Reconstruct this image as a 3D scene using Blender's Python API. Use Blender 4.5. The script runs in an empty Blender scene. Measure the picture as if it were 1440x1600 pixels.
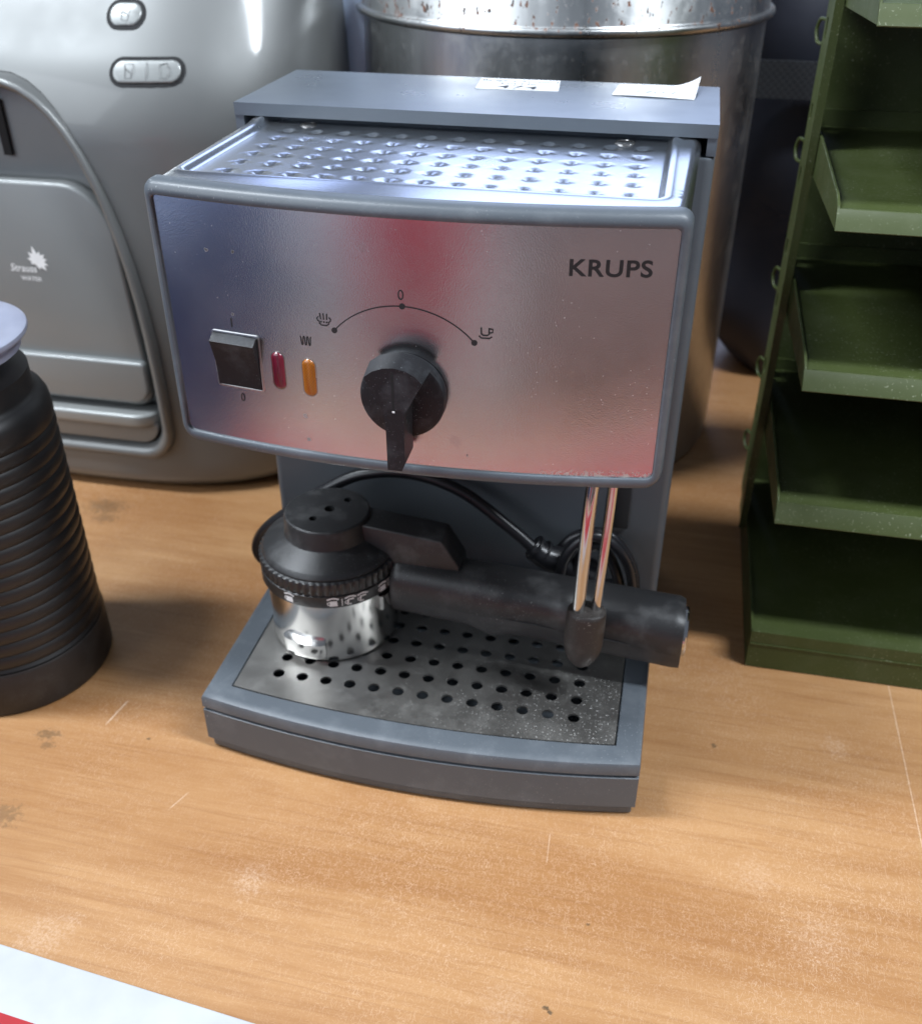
import bpy, bmesh, math, random
from mathutils import Vector, Matrix, Euler
from mathutils.geometry import delaunay_2d_cdt

random.seed(7)
S = 0.001                                     # every builder below takes millimetres
scene = bpy.context.scene
C = scene.collection

# ------------------------------------------------------------------ camera
cam_d = bpy.data.cameras.new('camera')
cam = bpy.data.objects.new('camera', cam_d); C.objects.link(cam)
cam.location = (87.5*S, -307.5*S, 355.9*S)
def cam_rot(a, b, c):
    return Matrix.Rotation(a, 3, 'Z') @ Matrix.Rotation(b, 3, 'X') @ Matrix.Rotation(-c, 3, 'Y')
cam.rotation_euler = cam_rot(math.radians(12.23), math.radians(56.81), math.radians(0.15)).to_euler()
cam_d.sensor_fit = 'VERTICAL'
cam_d.sensor_height = 36.0
cam_d.lens = 1570.6/1600*36.0
cam_d.clip_start = 0.01
cam_d.clip_end = 60
cam_d.dof.use_dof = True
cam_d.dof.focus_distance = 0.352
cam_d.dof.aperture_fstop = 14.0
cam_d.dof.aperture_blades = 0
scene.camera = cam

# ------------------------------------------------------------------ world, lamps, exposure
world = bpy.data.worlds.new('World'); scene.world = world
world.use_nodes = True
bg = world.node_tree.nodes['Background']
bg.inputs[0].default_value = (0.62, 0.72, 0.90, 1)
bg.inputs[1].default_value = 0.10
vs = scene.view_settings
vs.view_transform = 'Standard'; vs.look = 'None'; vs.exposure = 1.2; vs.gamma = 1.0

def area(name, loc, target, sx, sy, power, col):
    l = bpy.data.lights.new(name, 'AREA'); l.shape = 'RECTANGLE'
    l.size = sx; l.size_y = sy; l.energy = power; l.color = col
    o = bpy.data.objects.new(name, l); C.objects.link(o)
    o.location = loc
    d = Vector(target) - Vector(loc)
    o.rotation_euler = d.to_track_quat('-Z', 'Y').to_euler()
    return o
COOL = (0.86, 0.93, 1.0)
area('ceiling_tube', (-1.05, -0.20, 1.75), (-1.05, -0.20, 0), 1.0, 0.16, 24, COOL)
area('ceiling_tube', (1.15, -0.25, 1.75), (1.15, -0.25, 0), 1.0, 0.16, 24, COOL)
area('shop_window_and_fill', (-1.55, -1.45, 1.20), (0, 0.1, 0.1), 1.9, 1.3, 15, COOL)  # added fill lamp low front left, brightens the column recess; no window known there
area('shop_window_and_fill', (-0.25, 3.2, 1.6), (-0.25, 0, 0.9), 1.25, 1.9, 9.0, (0.52, 0.65, 1.0))
area('shop_window_and_fill', (-1.35, 3.2, 1.6), (-1.35, 0, 0.9), 0.22, 1.9, 2.2, (0.45, 0.58, 1.0))

# ------------------------------------------------------------------ materials
def lin(c): return tuple(((v/255)/12.92 if v/255 <= .04045 else (((v/255)+.055)/1.055)**2.4) for v in c)
class NT:
    def __init__(s, name):
        s.m = bpy.data.materials.new(name); s.m.use_nodes = True
        s.n = s.m.node_tree.nodes; s.l = s.m.node_tree.links
        s.p = s.n['Principled BSDF']; s.tc = s.n.new('ShaderNodeTexCoord')
    def node(s, t, **kw):
        n = s.n.new(t)
        for k, v in kw.items(): setattr(n, k, v)
        return n
    def setin(s, n, k, v):
        if isinstance(v, bpy.types.NodeSocket): s.l.new(v, n.inputs[k])
        else: n.inputs[k].default_value = v
    def coords(s, scale=(1, 1, 1), rot=(0, 0, 0), loc=(0, 0, 0)):
        mp = s.node('ShaderNodeMapping'); s.l.new(s.tc.outputs['Object'], mp.inputs[0])
        mp.inputs['Scale'].default_value = scale; mp.inputs['Rotation'].default_value = rot; mp.inputs['Location'].default_value = loc
        return mp.outputs[0]
    def noise(s, scale, detail=2, rough=.5, vec=None, dist=0.0):
        n = s.node('ShaderNodeTexNoise'); n.inputs['Scale'].default_value = scale
        n.inputs['Detail'].default_value = detail; n.inputs['Roughness'].default_value = rough
        n.inputs['Distortion'].default_value = dist
        s.l.new(vec if vec is not None else s.tc.outputs['Object'], n.inputs['Vector'])
        return n.outputs[0]
    def ramp(s, fac, a, b, lo=0.0, hi=1.0):
        n = s.node('ShaderNodeMapRange'); n.clamp = True
        s.l.new(fac, n.inputs[0])
        for i, v in enumerate((a, b, lo, hi)): n.inputs[i+1].default_value = v
        return n.outputs[0]
    def math(s, op, a, b=None):
        n = s.node('ShaderNodeMath', operation=op); s.setin(n, 0, a)
        if b is not None: s.setin(n, 1, b)
        return n.outputs[0]
    def mix(s, fac, a, b):
        n = s.node('ShaderNodeMix', data_type='RGBA'); s.setin(n, 0, fac)
        for k, v in ((6, a), (7, b)):
            if not isinstance(v, bpy.types.NodeSocket): v = (*v, 1) if len(v) == 3 else v
            s.setin(n, k, v)
        return n.outputs[2]
    def bump(s, h, strength, dist):
        n = s.node('ShaderNodeBump'); n.inputs['Strength'].default_value = strength
        n.inputs['Distance'].default_value = dist; s.l.new(h, n.inputs['Height'])
        s.l.new(n.outputs[0], s.p.inputs['Normal']); return n
    def out(s, base=None, rough=None, metal=None, spec=None):
        for k, v in (('Base Color', base), ('Roughness', rough), ('Metallic', metal), ('Specular IOR Level', spec)):
            if v is None: continue
            if isinstance(v, tuple): v = (*v, 1) if len(v) == 3 else v
            s.setin(s.p, k, v)
        return s.m

def plastic(name, col, rough=.45, grain=900, bump=.15, dust=0.0, dustcol=(.5, .5, .48), spec=.5):
    t = NT(name)
    n = t.noise(14, 3); c = t.mix(t.ramp(n, .3, .7), tuple(v*.9 for v in col), tuple(v*1.08 for v in col))
    r = t.ramp(t.noise(30, 4), .3, .7, rough-.05, rough+.07)
    if dust > 0:
        d = t.math('MULTIPLY', t.ramp(t.noise(1500, 1), .70, .76), t.ramp(t.noise(25, 2), .42, .68, 0, dust))
        film = t.ramp(t.noise(60, 5, .65), .5, .8, 0, dust*.22)
        c = t.mix(t.math('MAXIMUM', d, film), c, dustcol)
        r = t.math('ADD', r, t.math('MULTIPLY', d, .3))
    if bump: t.bump(t.noise(grain, 2), bump*.6, .0003)
    return t.out(c, r, 0.0, spec)
def flat(name, col, rough=.6, metal=0.0): 
    t = NT(name); c = t.mix(t.ramp(t.noise(60, 3), .3, .7), tuple(v*.93 for v in col), tuple(min(1, v*1.05) for v in col))
    return t.out(c, rough, metal)

M = {}
M['grey'] = plastic('grey_moulded_plastic', (.086, .099, .114), .42, 1400, .22, .6, (.42, .44, .46))
M['lidgrey'] = plastic('grey_lid_plastic', (.092, .108, .130), .30, 1800, .10, .1, (.42, .44, .46), .65)
M['greydark'] = plastic('grey_column_plastic', (.082, .094, .108), .5, 1400, .15, .15, (.3, .31, .33))
M['black'] = plastic('black_plastic', (.018, .018, .019), .42, 1300, .25, .7, (.35, .35, .35))
M['knob'] = plastic('black_knob_plastic', (.010, .010, .012), .48, 1500, .25, .8, (.3, .32, .35), .3)
M['rubber'] = plastic('brown_black_rubber', (.022, .017, .015), .55, 1200, .3, .9, (.35, .33, .3))
M['cord'] = plastic('black_cord_rubber', (.010, .010, .012), .32, 900, .05)
M['void'] = flat('dark_recess', (.006, .006, .007), .8)
M['ink'] = flat('black_print', (.012, .011, .012), .6)
M['white_ink'] = flat('white_print', (.75, .75, .75), .6)
M['chrome'] = None

def metal(name, col, rough, scale=600, bump=.05, streak=None, spots=0.0, spotcol=(.12, .08, .05), smear=.06, aniso=0.0):
    t = NT(name)
    n = t.noise(20, 4)
    c = t.mix(t.ramp(n, .3, .7), tuple(v*.93 for v in col), col)
    r = t.ramp(t.noise(18, 5, .6), .3, .75, rough-smear, rough+smear)
    if spots:
        s = t.math('MULTIPLY', t.ramp(t.noise(260, 1), .74, .80), t.ramp(t.noise(22, 2), .45, .65))
        s = t.math('MULTIPLY', s, spots)
        c = t.mix(s, c, spotcol); r = t.math('ADD', r, t.math('MULTIPLY', s, .4))
        t.setin(t.p, 'Metallic', t.math('SUBTRACT', 1.0, t.math('MULTIPLY', s, .8)))
    else: t.p.inputs['Metallic'].default_value = 1.0
    if streak: h = t.noise(scale, 2, .5, t.coords(streak))
    else: h = t.noise(scale, 2)
    if bump: t.bump(h, bump, .0003)
    return t.out(c, r)
def panel_mat():
    t = NT('satin_steel_panel')
    c = t.mix(t.ramp(t.noise(24, 5, .6), .35, .7), (.61, .61, .615), (.68, .675, .675))
    r = t.ramp(t.noise(30, 5, .65), .35, .7, .21, .27)
    sep = t.node('ShaderNodeSeparateXYZ'); t.l.new(t.tc.outputs['Object'], sep.inputs[0])
    wob = t.noise(900, 2); grime = None
    for x, z, rad, k in SPOTS:
        dx = t.math('SUBTRACT', sep.outputs[0], x*S); dz = t.math('SUBTRACT', sep.outputs[2], z*S)
        d = t.math('SQRT', t.math('ADD', t.math('MULTIPLY', dx, dx), t.math('MULTIPLY', dz, dz)))
        d = t.math('ADD', d, t.ramp(wob, .3, .7, -rad*.35*S, rad*.35*S))
        m = t.math('MULTIPLY', t.ramp(d, rad*S*1.05, rad*S*.7), k)
        grime = m if grime is None else t.math('MAXIMUM', grime, m)
    fleck = t.math('MULTIPLY', t.ramp(t.noise(1300, 1), .76, .80), t.ramp(t.noise(26, 3), .45, .62, 0, .6))
    crust = t.math('MULTIPLY', t.ramp(t.noise(700, 4, .6), .48, .60), t.math('MULTIPLY', t.ramp(sep.outputs[2], .1695, .1668), t.ramp(sep.outputs[0], .045, .062)))
    fleck = t.math('MAXIMUM', fleck, t.math('MULTIPLY', crust, .7))
    c = t.mix(grime, c, (.016, .011, .009)); c = t.mix(fleck, c, (.62, .58, .50))
    t.setin(t.p, 'Metallic', t.math('SUBTRACT', 1.0, t.math('MULTIPLY', t.math('MAXIMUM', grime, fleck), .9)))
    r = t.math('ADD', r, t.math('MULTIPLY', t.math('MAXIMUM', grime, fleck), .3))
    n1 = t.noise(1, 2, .5, t.coords((2600, 2600, 1500)))
    t.bump(n1, .15, .0002)
    return t.out(c, r)
SPOTS = [(-70.8, 240.7, .75, .85), (-60.2, 241.3, .65, .9), (-63.6, 217.9, .6, .8), (-38.2, 181.4, .9, .3), (-37.7, 171.7, .9, .5), (19.0, 178.2, 2.3, .05), (-12.5, 247.5, 1.8, .06), (23.2, 172.6, .5, .6)]
M['panel'] = panel_mat()
M['plate'] = metal('worn_steel_plate', (.66, .68, .71), .25, 500, .04, (1, 10, 1), .12, (.25, .25, .25), .04)
def grid_mat():
    t = NT('worn_steel_grid')
    c = t.mix(t.ramp(t.noise(18, 5, .6), .35, .7), (.33, .315, .295), (.44, .425, .40))
    r = t.ramp(t.noise(35, 5, .65), .35, .7, .30, .44)
    sx = t.node('ShaderNodeSeparateXYZ'); t.l.new(t.tc.outputs['Object'], sx.inputs[0])
    sp = t.math('MULTIPLY', t.ramp(t.noise(1100, 1), .66, .72), t.math('MAXIMUM', t.ramp(t.noise(22, 4, .6), .45, .62, .05, .8), t.ramp(sx.outputs[0], -.01, .07)))
    film = t.ramp(t.noise(120, 6, .75), .48, .8, 0, .16)
    m = t.math('MAXIMUM', t.math('MULTIPLY', sp, .85), film)
    c = t.mix(m, c, (.52, .51, .49)); t.setin(t.p, 'Metallic', t.math('SUBTRACT', .92, t.math('MULTIPLY', m, .8)))
    t.bump(t.noise(1, 2, .5, t.coords((90, 1500, 90))), .08, .0003)
    return t.out(c, t.math('ADD', r, t.math('MULTIPLY', m, .2)))
M['grid'] = grid_mat()
M['chrome'] = metal('chromed_steel', (.58, .57, .56), .15, 300, .015, None, .35, (.3, .25, .2), .04)
M['basket'] = metal('polished_filter_steel', (.74, .73, .71), .21, 200, .03, None, .3, (.4, .38, .35), .06)
M['screw'] = metal('screw_steel', (.5, .48, .46), .28)

# laminate tabletop
def wood():
    t = NT('beech_laminate')
    def tex(sx, sy, ang, loc=(0, 0, 0)):          # rotate first, then stretch
        mp = t.node('ShaderNodeMapping', vector_type='TEXTURE'); t.l.new(t.tc.outputs['Object'], mp.inputs[0])
        mp.inputs['Scale'].default_value = (1/sx, 1/sy, 1); mp.inputs['Rotation'].default_value = (0, 0, ang); mp.inputs['Location'].default_value = loc
        return mp.outputs[0]
    sep = t.node('ShaderNodeSeparateXYZ'); t.l.new(t.tc.outputs['Object'], sep.inputs[0])
    def dist(x, y, kx=1.0):
        dx = t.math('MULTIPLY', t.math('SUBTRACT', sep.outputs[0], x*S), kx); dy = t.math('SUBTRACT', sep.outputs[1], y*S)
        return t.math('SQRT', t.math('ADD', t.math('MULTIPLY', dx, dx), t.math('MULTIPLY', dy, dy)))
    band = t.noise(1, 4, .6, tex(3.2, 17, -.03), 1.0)
    grain = t.noise(1, 5, .65, tex(7, 95, -.02), .7)
    line = t.noise(1, 3, .55, tex(10, 330, -.02, (.3, .1, 0)), .5)
    base = t.mix(t.ramp(band, .38, .62), (.425, .230, .100), (.318, .148, .052))
    base = t.mix(t.ramp(grain, .46, .72, 0, .55), base, (.275, .118, .038))
    base = t.mix(t.ramp(line, .54, .66, 0, .28), base, (.24, .098, .032))
    base = t.mix(t.ramp(t.noise(1, 3, .6, tex(60, 1300, 0)), .5, .7, 0, .15), base, (.55, .35, .19))
    patch = t.ramp(t.noise(8, 6, .68), .38, .66)
    fine = t.math('MULTIPLY', t.ramp(t.noise(1100, 3, .7), .53, .63), t.ramp(t.noise(190, 4, .65), .44, .60))
    sc = None
    for k, (ang, sx, sy) in enumerate(((1.15, 260, 2500), (1.55, 170, 2600), (1.95, 300, 2400), (2.6, 330, 2500), (.5, 310, 2500))):
        n = t.ramp(t.noise(1, 1, .5, tex(sx, sy, ang, (k*.31, k*.17, 0)), .12), .655, .70)
        sc = n if sc is None else t.math('MAXIMUM', sc, n)
    wear = t.math('MULTIPLY', t.math('MAXIMUM', t.math('MULTIPLY', fine, .55), t.math('MULTIPLY', sc, .42)), t.ramp(patch, 0, 1, .12, .85))
    base = t.mix(wear, base, (.70, .50, .35))
    wob = t.noise(420, 4, .7)
    def blob(x, y, r, k, lo, hi, kx=1.0):
        d = t.math('ADD', dist(x, y, kx), t.ramp(wob, .25, .75, -r*.9*S, r*.9*S))
        return t.math('MULTIPLY', t.ramp(d, r*S, r*.35*S), k)
    pale = None
    for x, y, r, k in PALE:
        m = t.math('MULTIPLY', blob(x, y, r*1.3, k*.42, 0, 1), t.ramp(t.noise(900, 3, .7), .40, .62)); pale = m if pale is None else t.math('MAXIMUM', pale, m)
    for (xa, ya), (xb, yb), w, k in SCRATCH:      # single long scratches
        L = math.hypot(xb-xa, yb-ya); ux, uy = (xb-xa)/L, (yb-ya)/L
        dx = t.math('SUBTRACT', sep.outputs[0], xa*S); dy = t.math('SUBTRACT', sep.outputs[1], ya*S)
        al = t.math('ADD', t.math('MULTIPLY', dx, ux), t.math('MULTIPLY', dy, uy))
        ac = t.math('ABSOLUTE', t.math('SUBTRACT', t.math('MULTIPLY', dy, ux), t.math('MULTIPLY', dx, uy)))
        m = t.math('MULTIPLY', t.ramp(ac, w*S, w*.4*S), t.math('MULTIPLY', t.ramp(al, 0, 2*S), t.ramp(al, L*S, (L-2)*S)))
        m = t.math('MULTIPLY', m, t.ramp(wob, .35, .6, .3*k, k)); pale = t.math('MAXIMUM', pale, m)
    base = t.mix(pale, base, (.84, .68, .54))
    dark = None
    for x, y, r, k in DARK:
        m = blob(x, y, r, k, 0, 1, .7); dark = m if dark is None else t.math('MAXIMUM', dark, m)
    dark = t.math('MAXIMUM', dark, t.math('MULTIPLY', t.ramp(t.noise(170, 2), .80, .83), .6))
    base = t.mix(dark, base, (.06, .04, .022))
    r = t.math('ADD', t.ramp(band, .3, .7, .38, .46), t.math('MULTIPLY', wear, .2))
    t.bump(t.noise(1100, 2), .10, .0003)
    return t.out(base, r, 0, .5)
PALE = [(-52.5, -66.7, 7, .55), (-122.8, -107.8, 9, .5), (-116, -100, 5, .4), (151.1, -20.3, 8, .35), (191.7, 62, 6, .45), (60, -98, 9, .3), (175, -45, 11, .3)]
SCRATCH = [((-153, 20.5), (-155.8, 1.7), .5, .55), ((-97.7, -27.8), (-102.7, -40.1), .35, .4), ((221.6, 120), (222.4, -60), .3, .5), ((65.1, -15.7), (65.9, -32.5), .25, .4)]
DARK = [(74.4, -95.4, 1.1, .85), (76.2, -97.0, .9, .8), (134.5, 51, 1.3, .6), (85.8, -57.6, .7, .6), (-179.5, -9.2, 4.5, .5), (-176, -16, 3, .4), (-172.4, -57.3, 7, .4), (-253.5, 182, 11, .5), (-247, 170, 7, .4), (-131, -2, .9, .7)]
M['wood'] = wood()

# ------------------------------------------------------------------ mesh helpers
def link(name, me, m, parent=None, smooth=34):
    me.materials.clear(); me.materials.append(m)
    if smooth:
        me.polygons.foreach_set('use_smooth', [True]*len(me.polygons))
        me.set_sharp_from_angle(angle=math.radians(smooth))
    o = bpy.data.objects.new(name, me); C.objects.link(o)
    if parent is not None: o.parent = parent
    return o
def finish(name, bm, m, parent=None, smooth=34, normals=True):
    if normals: bmesh.ops.recalc_face_normals(bm, faces=bm.faces)
    me = bpy.data.meshes.new(name); bm.to_mesh(me); bm.free()
    me.transform(Matrix.Scale(S, 4)); me.update()
    return link(name, me, m, parent, smooth)
def thing(name, label, cat, loc=(0, 0, 0), group=None):
    o = bpy.data.objects.new(name, None); C.objects.link(o); o.empty_display_size = .02
    o.location = Vector(loc)*S; o['label'] = label; o['category'] = cat
    if group: o['group'] = group
    return o
def adopt(root):
    """parts are built in world millimetres: keep them in place under a root that is not at the origin"""
    bpy.context.view_layer.update()
    for ch in root.children:
        ch.matrix_parent_inverse = root.matrix_world.inverted()
def tag(o, label, cat, group=None):
    o['label'] = label; o['category'] = cat
    if group: o['group'] = group
    return o
def struct(o): o['kind'] = 'structure'; return o

def bevel_sharp(bm, r, seg=3, ang=32):
    es = [e for e in bm.edges if len(e.link_faces) == 2 and e.calc_face_angle(0) > math.radians(ang)]
    if es and r > 0: bmesh.ops.bevel(bm, geom=es, offset=r, offset_type='OFFSET', segments=seg, profile=.5, affect='EDGES', clamp_overlap=True)
def box_bm(x0, x1, y0, y1, z0, z1, r=0, seg=3, bm=None):
    b = bmesh.new()
    v = [b.verts.new(p) for p in ((x0,y0,z0),(x1,y0,z0),(x1,y1,z0),(x0,y1,z0),(x0,y0,z1),(x1,y0,z1),(x1,y1,z1),(x0,y1,z1))]
    for f in ((0,3,2,1),(4,5,6,7),(0,1,5,4),(1,2,6,5),(2,3,7,6),(3,0,4,7)): b.faces.new([v[i] for i in f])
    bevel_sharp(b, r, seg)
    if bm is None: return b
    return merge(bm, b)
def merge(bm, b):
    me = bpy.data.meshes.new('tmp'); b.to_mesh(me); b.free(); bm.from_mesh(me); bpy.data.meshes.remove(me); return bm
def prism_bm(poly, a, b_, axis='z', r=0, seg=3):
    """extrude a 2-D outline; axis z: (x,y), axis y: (x,z), axis x: (y,z)"""
    P = {'z': lambda p, t: (p[0], p[1], t), 'y': lambda p, t: (p[0], t, p[1]), 'x': lambda p, t: (t, p[0], p[1])}[axis]
    b = bmesh.new()
    lo = [b.verts.new(P(p, a)) for p in poly]; hi = [b.verts.new(P(p, b_)) for p in poly]
    n = len(poly)
    b.faces.new(lo); b.faces.new(hi)
    for i in range(n): b.faces.new((lo[i], lo[(i+1) % n], hi[(i+1) % n], hi[i]))
    bmesh.ops.recalc_face_normals(b, faces=b.faces)
    bevel_sharp(b, r, seg)
    return b
def loft_bm(loops, cap0=True, cap1=True, closed=True):
    b = bmesh.new(); V = [[b.verts.new(p) for p in L] for L in loops]; n = len(loops[0])
    for i in range(len(V)-1):
        for j in range(n if closed else n-1):
            k = (j+1) % n
            try: b.faces.new((V[i][j], V[i][k], V[i+1][k], V[i+1][j]))
            except ValueError: pass
    if cap0 and closed: b.faces.new(V[0])
    if cap1 and closed: b.faces.new(V[-1])
    return b
def lathe_bm(profile, c=(0, 0), n=64, cap0=True, cap1=True):
    return loft_bm([[(c[0]+r*math.cos(2*math.pi*k/n), c[1]+r*math.sin(2*math.pi*k/n), z) for k in range(n)] for r, z in profile], cap0, cap1)
def frame_path(pts):
    out = []; up = Vector((0, 0, 1)); prev = None
    for i, p in enumerate(pts):
        d = (pts[min(i+1, len(pts)-1)] - pts[max(i-1, 0)]).normalized()
        if prev is None:
            a = d.orthogonal().normalized()
        else:
            a = (prev - d*prev.dot(d)).normalized()
        prev = a; out.append((p, a, d.cross(a)))
    return out
def catmull(pts, k=8):
    P = [Vector(p) for p in pts]; P = [P[0]*2-P[1]] + P + [P[-1]*2-P[-2]]; out = []
    for i in range(1, len(P)-2):
        for j in range(k):
            t = j/k; a, b, c, d = P[i-1:i+3]
            out.append(.5*((2*b)+(c-a)*t+(2*a-5*b+4*c-d)*t*t+(3*b-a-3*c+d)*t**3))
    out.append(P[-2]); return out
def tube_bm(pts, r, n=12, smooth=8):
    pts = catmull(pts, smooth) if smooth else [Vector(p) for p in pts]
    rr = r if callable(r) else (lambda t: r)
    loops = []
    for i, (p, a, b) in enumerate(frame_path(pts)):
        q = rr(i/(len(pts)-1))
        loops.append([tuple(p + a*q*math.cos(2*math.pi*k/n) + b*q*math.sin(2*math.pi*k/n)) for k in range(n)])
    return loft_bm(loops)
def circle(cx, cy, r, n=24, ph=0): return [(cx+r*math.cos(2*math.pi*k/n+ph), cy+r*math.sin(2*math.pi*k/n+ph)) for k in range(n)]
def rrect(x0, x1, y0, y1, r, nc=5, ns=1):
    """rounded rectangle, ns points along each side, counter-clockwise; r one radius or (bl, br, tr, tl)"""
    R = r if isinstance(r, (tuple, list)) else (r,)*4
    cs = [((x0+R[0], y0+R[0]), R[0], math.pi), ((x1-R[1], y0+R[1]), R[1], 1.5*math.pi), ((x1-R[2], y1-R[2]), R[2], 0), ((x0+R[3], y1-R[3]), R[3], .5*math.pi)]
    out = []
    for i, (c, rad, a0) in enumerate(cs):
        arc = [(c[0]+rad*math.cos(a0+.5*math.pi*k/nc), c[1]+rad*math.sin(a0+.5*math.pi*k/nc)) for k in range(nc+1)]
        out += arc
        c2, r2, a2 = cs[(i+1) % 4]
        nx = (c2[0]+r2*math.cos(a2), c2[1]+r2*math.sin(a2))
        for k in range(1, ns): out.append((arc[-1][0]+(nx[0]-arc[-1][0])*k/ns, arc[-1][1]+(nx[1]-arc[-1][1])*k/ns))
    return out
def inside(p, poly):
    c = False; x, y = p; n = len(poly); j = n-1
    for i in range(n):
        xi, yi = poly[i]; xj, yj = poly[j]
        if (yi > y) != (yj > y) and x < (xj-xi)*(y-yi)/(yj-yi)+xi: c = not c
        j = i
    return c
def cdt(outer, holes, extra=(), rings=()):
    """triangles of a flat outline with holes; rings are inner constraint loops, extra loose points"""
    pts = []; edges = []
    def loop(L):
        s = len(pts); pts.extend(Vector(p) for p in L)
        edges.extend((s+i, s+(i+1) % len(L)) for i in range(len(L)))
    loop(outer)
    for h in holes: loop(h)
    for q in rings: loop(q)
    pts.extend(Vector(p) for p in extra)
    v, e, f, *_ = delaunay_2d_cdt(pts, edges, [], 1, 1e-5)
    hb = [(h, min(p[0] for p in h), max(p[0] for p in h), min(p[1] for p in h), max(p[1] for p in h)) for h in holes]
    keep = []
    for t in f:
        c = ((v[t[0]][0]+v[t[1]][0]+v[t[2]][0])/3, (v[t[0]][1]+v[t[1]][1]+v[t[2]][1])/3)
        if any(a < c[0] < b and g < c[1] < d and inside(c, h) for h, a, b, g, d in hb): continue
        keep.append(tuple(t))
    return [tuple(p) for p in v], keep
def sheet_bm(outer, holes, fz, thick, extra=(), rings=()):
    """a sheet z=fz(x,y) with real holes and thickness"""
    v, f = cdt(outer, holes, extra, rings)
    b = bmesh.new()
    T = [b.verts.new((p[0], p[1], fz(p[0], p[1]))) for p in v]
    B = [b.verts.new((p[0], p[1], fz(p[0], p[1])-thick)) for p in v]
    cnt = {}
    for t in f:
        b.faces.new([T[i] for i in t]); b.faces.new([B[i] for i in reversed(t)])
        for i in range(3):
            k = (t[i], t[(i+1) % 3]); cnt[k] = cnt.get(k, 0)+1
    for (i, j) in list(cnt):
        if (j, i) not in cnt: b.faces.new((T[j], T[i], B[i], B[j]))
    return b
def stroke_faces(b, pts, w, fmap, closed=False, taper=None):
    """a printed line of width w through 2-D points, mapped onto a surface by fmap(x,y)"""
    n = len(pts); L = []
    for i, p in enumerate(pts):
        a = Vector(pts[(i-1) % n] if (i > 0 or closed) else p); c = Vector(pts[(i+1) % n] if (i < n-1 or closed) else p)
        d = (c-a); d = d.normalized() if d.length > 1e-9 else Vector((1, 0)); nrm = Vector((-d.y, d.x))*w*.5
        L.append((b.verts.new(fmap(*(Vector(p)+nrm))), b.verts.new(fmap(*(Vector(p)-nrm)))))
    for i in range(n if closed else n-1):
        k = (i+1) % n; b.faces.new((L[i][0], L[k][0], L[k][1], L[i][1]))
def disc_faces(b, c, r, fmap, n=20):
    b.faces.new([b.verts.new(fmap(c[0]+r*math.cos(2*math.pi*k/n), c[1]+r*math.sin(2*math.pi*k/n))) for k in range(n)])
def poly_faces(b, pts, fmap): b.faces.new([b.verts.new(fmap(*p)) for p in pts])
def text_faces(b, body, x, y, size, fmap, bold=0.0, align='CENTER', shear=0.0, sx=1.0, spacing=1.0, res=4):
    """lettering laid on a surface; size is the cap height"""
    cu = bpy.data.curves.new('txt', 'FONT'); cu.body = body; cu.size = size/.72; cu.align_x = align; cu.offset = bold; cu.shear = shear
    cu.space_character = spacing; cu.resolution_u = res; cu.fill_mode = 'BOTH'
    o = bpy.data.objects.new('txt', cu); C.objects.link(o); bpy.context.view_layer.update()
    me = bpy.data.meshes.new_from_object(o.evaluated_get(bpy.context.evaluated_depsgraph_get()))
    V = [b.verts.new(fmap(x+v.co.x*sx, y+v.co.y)) for v in me.vertices]
    for p in me.polygons:
        try: b.faces.new([V[i] for i in p.vertices])
        except ValueError: pass
    bpy.data.objects.remove(o); bpy.data.curves.remove(cu); bpy.data.meshes.remove(me)

# ------------------------------------------------------------------ the setting
b = box_bm(-1100, 1100, -330, 680, -30, 0, 2, 2)
struct(finish('tabletop', b, M['wood']))
b = box_bm(-4000, 4000, -4000, 4500, -905, -900)
struct(finish('shop_floor', b, flat('pale_shop_floor', (.42, .40, .39), .5)))

# ------------------------------------------------------------------ espresso machine
em = thing('espresso_machine', 'grey espresso machine with satin steel front panel standing in the middle of the wooden table', 'coffee machine', (0, 90, 0))

def arc_outline(hw, yc, bow, yb, n=28, x_in=0):
    return [(-hw+2*hw*k/n, yc-bow*(1-(2*k/n-1)**2)) for k in range(n+1)] + [(hw, yb), (-hw, yb)]
# base: skirt, housing, rim; the seams between them are real gaps over a smaller core
N = 28
def rim_loop(hw, yc, bow, yb, z): return [(x, y, z) for x, y in arc_outline(hw, yc, bow, yb, N)]
bm = prism_bm(arc_outline(98.5, 1.5, 9.6, 187), .5, 5.0, 'z', .6, 2)
merge(bm, loft_bm([rim_loop(98.3, 1.8, 9.6, 186, 4.0), rim_loop(98.3, 1.8, 9.6, 186, 30), rim_loop(90.4, 7.6, 6.6, 105, 30), rim_loop(90.4, 7.6, 6.6, 105, 5.2)], False, False))
finish('base_skirt', bm, M['grey'], em)
hl = [rim_loop(99.4, .6, 9.6, 187.4, 5.7), rim_loop(100, 0, 9.6, 188, 6.3), rim_loop(100, 0, 9.6, 188, 24.0), rim_loop(99.4, .6, 9.6, 187.4, 24.4), rim_loop(90.6, 7.4, 6.6, 105, 24.4), rim_loop(90.6, 7.4, 6.6, 105, 5.7)]
finish('base_housing', loft_bm(hl, False, False), M['grey'], em, 40)
rim = [rim_loop(99.4, .6, 9.6, 187.5, 25.4), rim_loop(100, 0, 9.6, 188, 26.0), rim_loop(100, 0, 9.6, 188, 31.0), rim_loop(99.6, .5, 9.6, 187.6, 32.2), rim_loop(98.3, 1.9, 9.6, 186.5, 32.9),
       rim_loop(96.5, 3.6, 9.4, 185, 33.1), rim_loop(89.4, 8.6, 6.6, 104, 33.1), rim_loop(88.8, 9.0, 6.6, 103.5, 32.6), rim_loop(88.8, 9.0, 6.6, 103.5, 25.3)]
finish('drip_tray', loft_bm(rim, False, False), M['grey'], em, 40)
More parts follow.
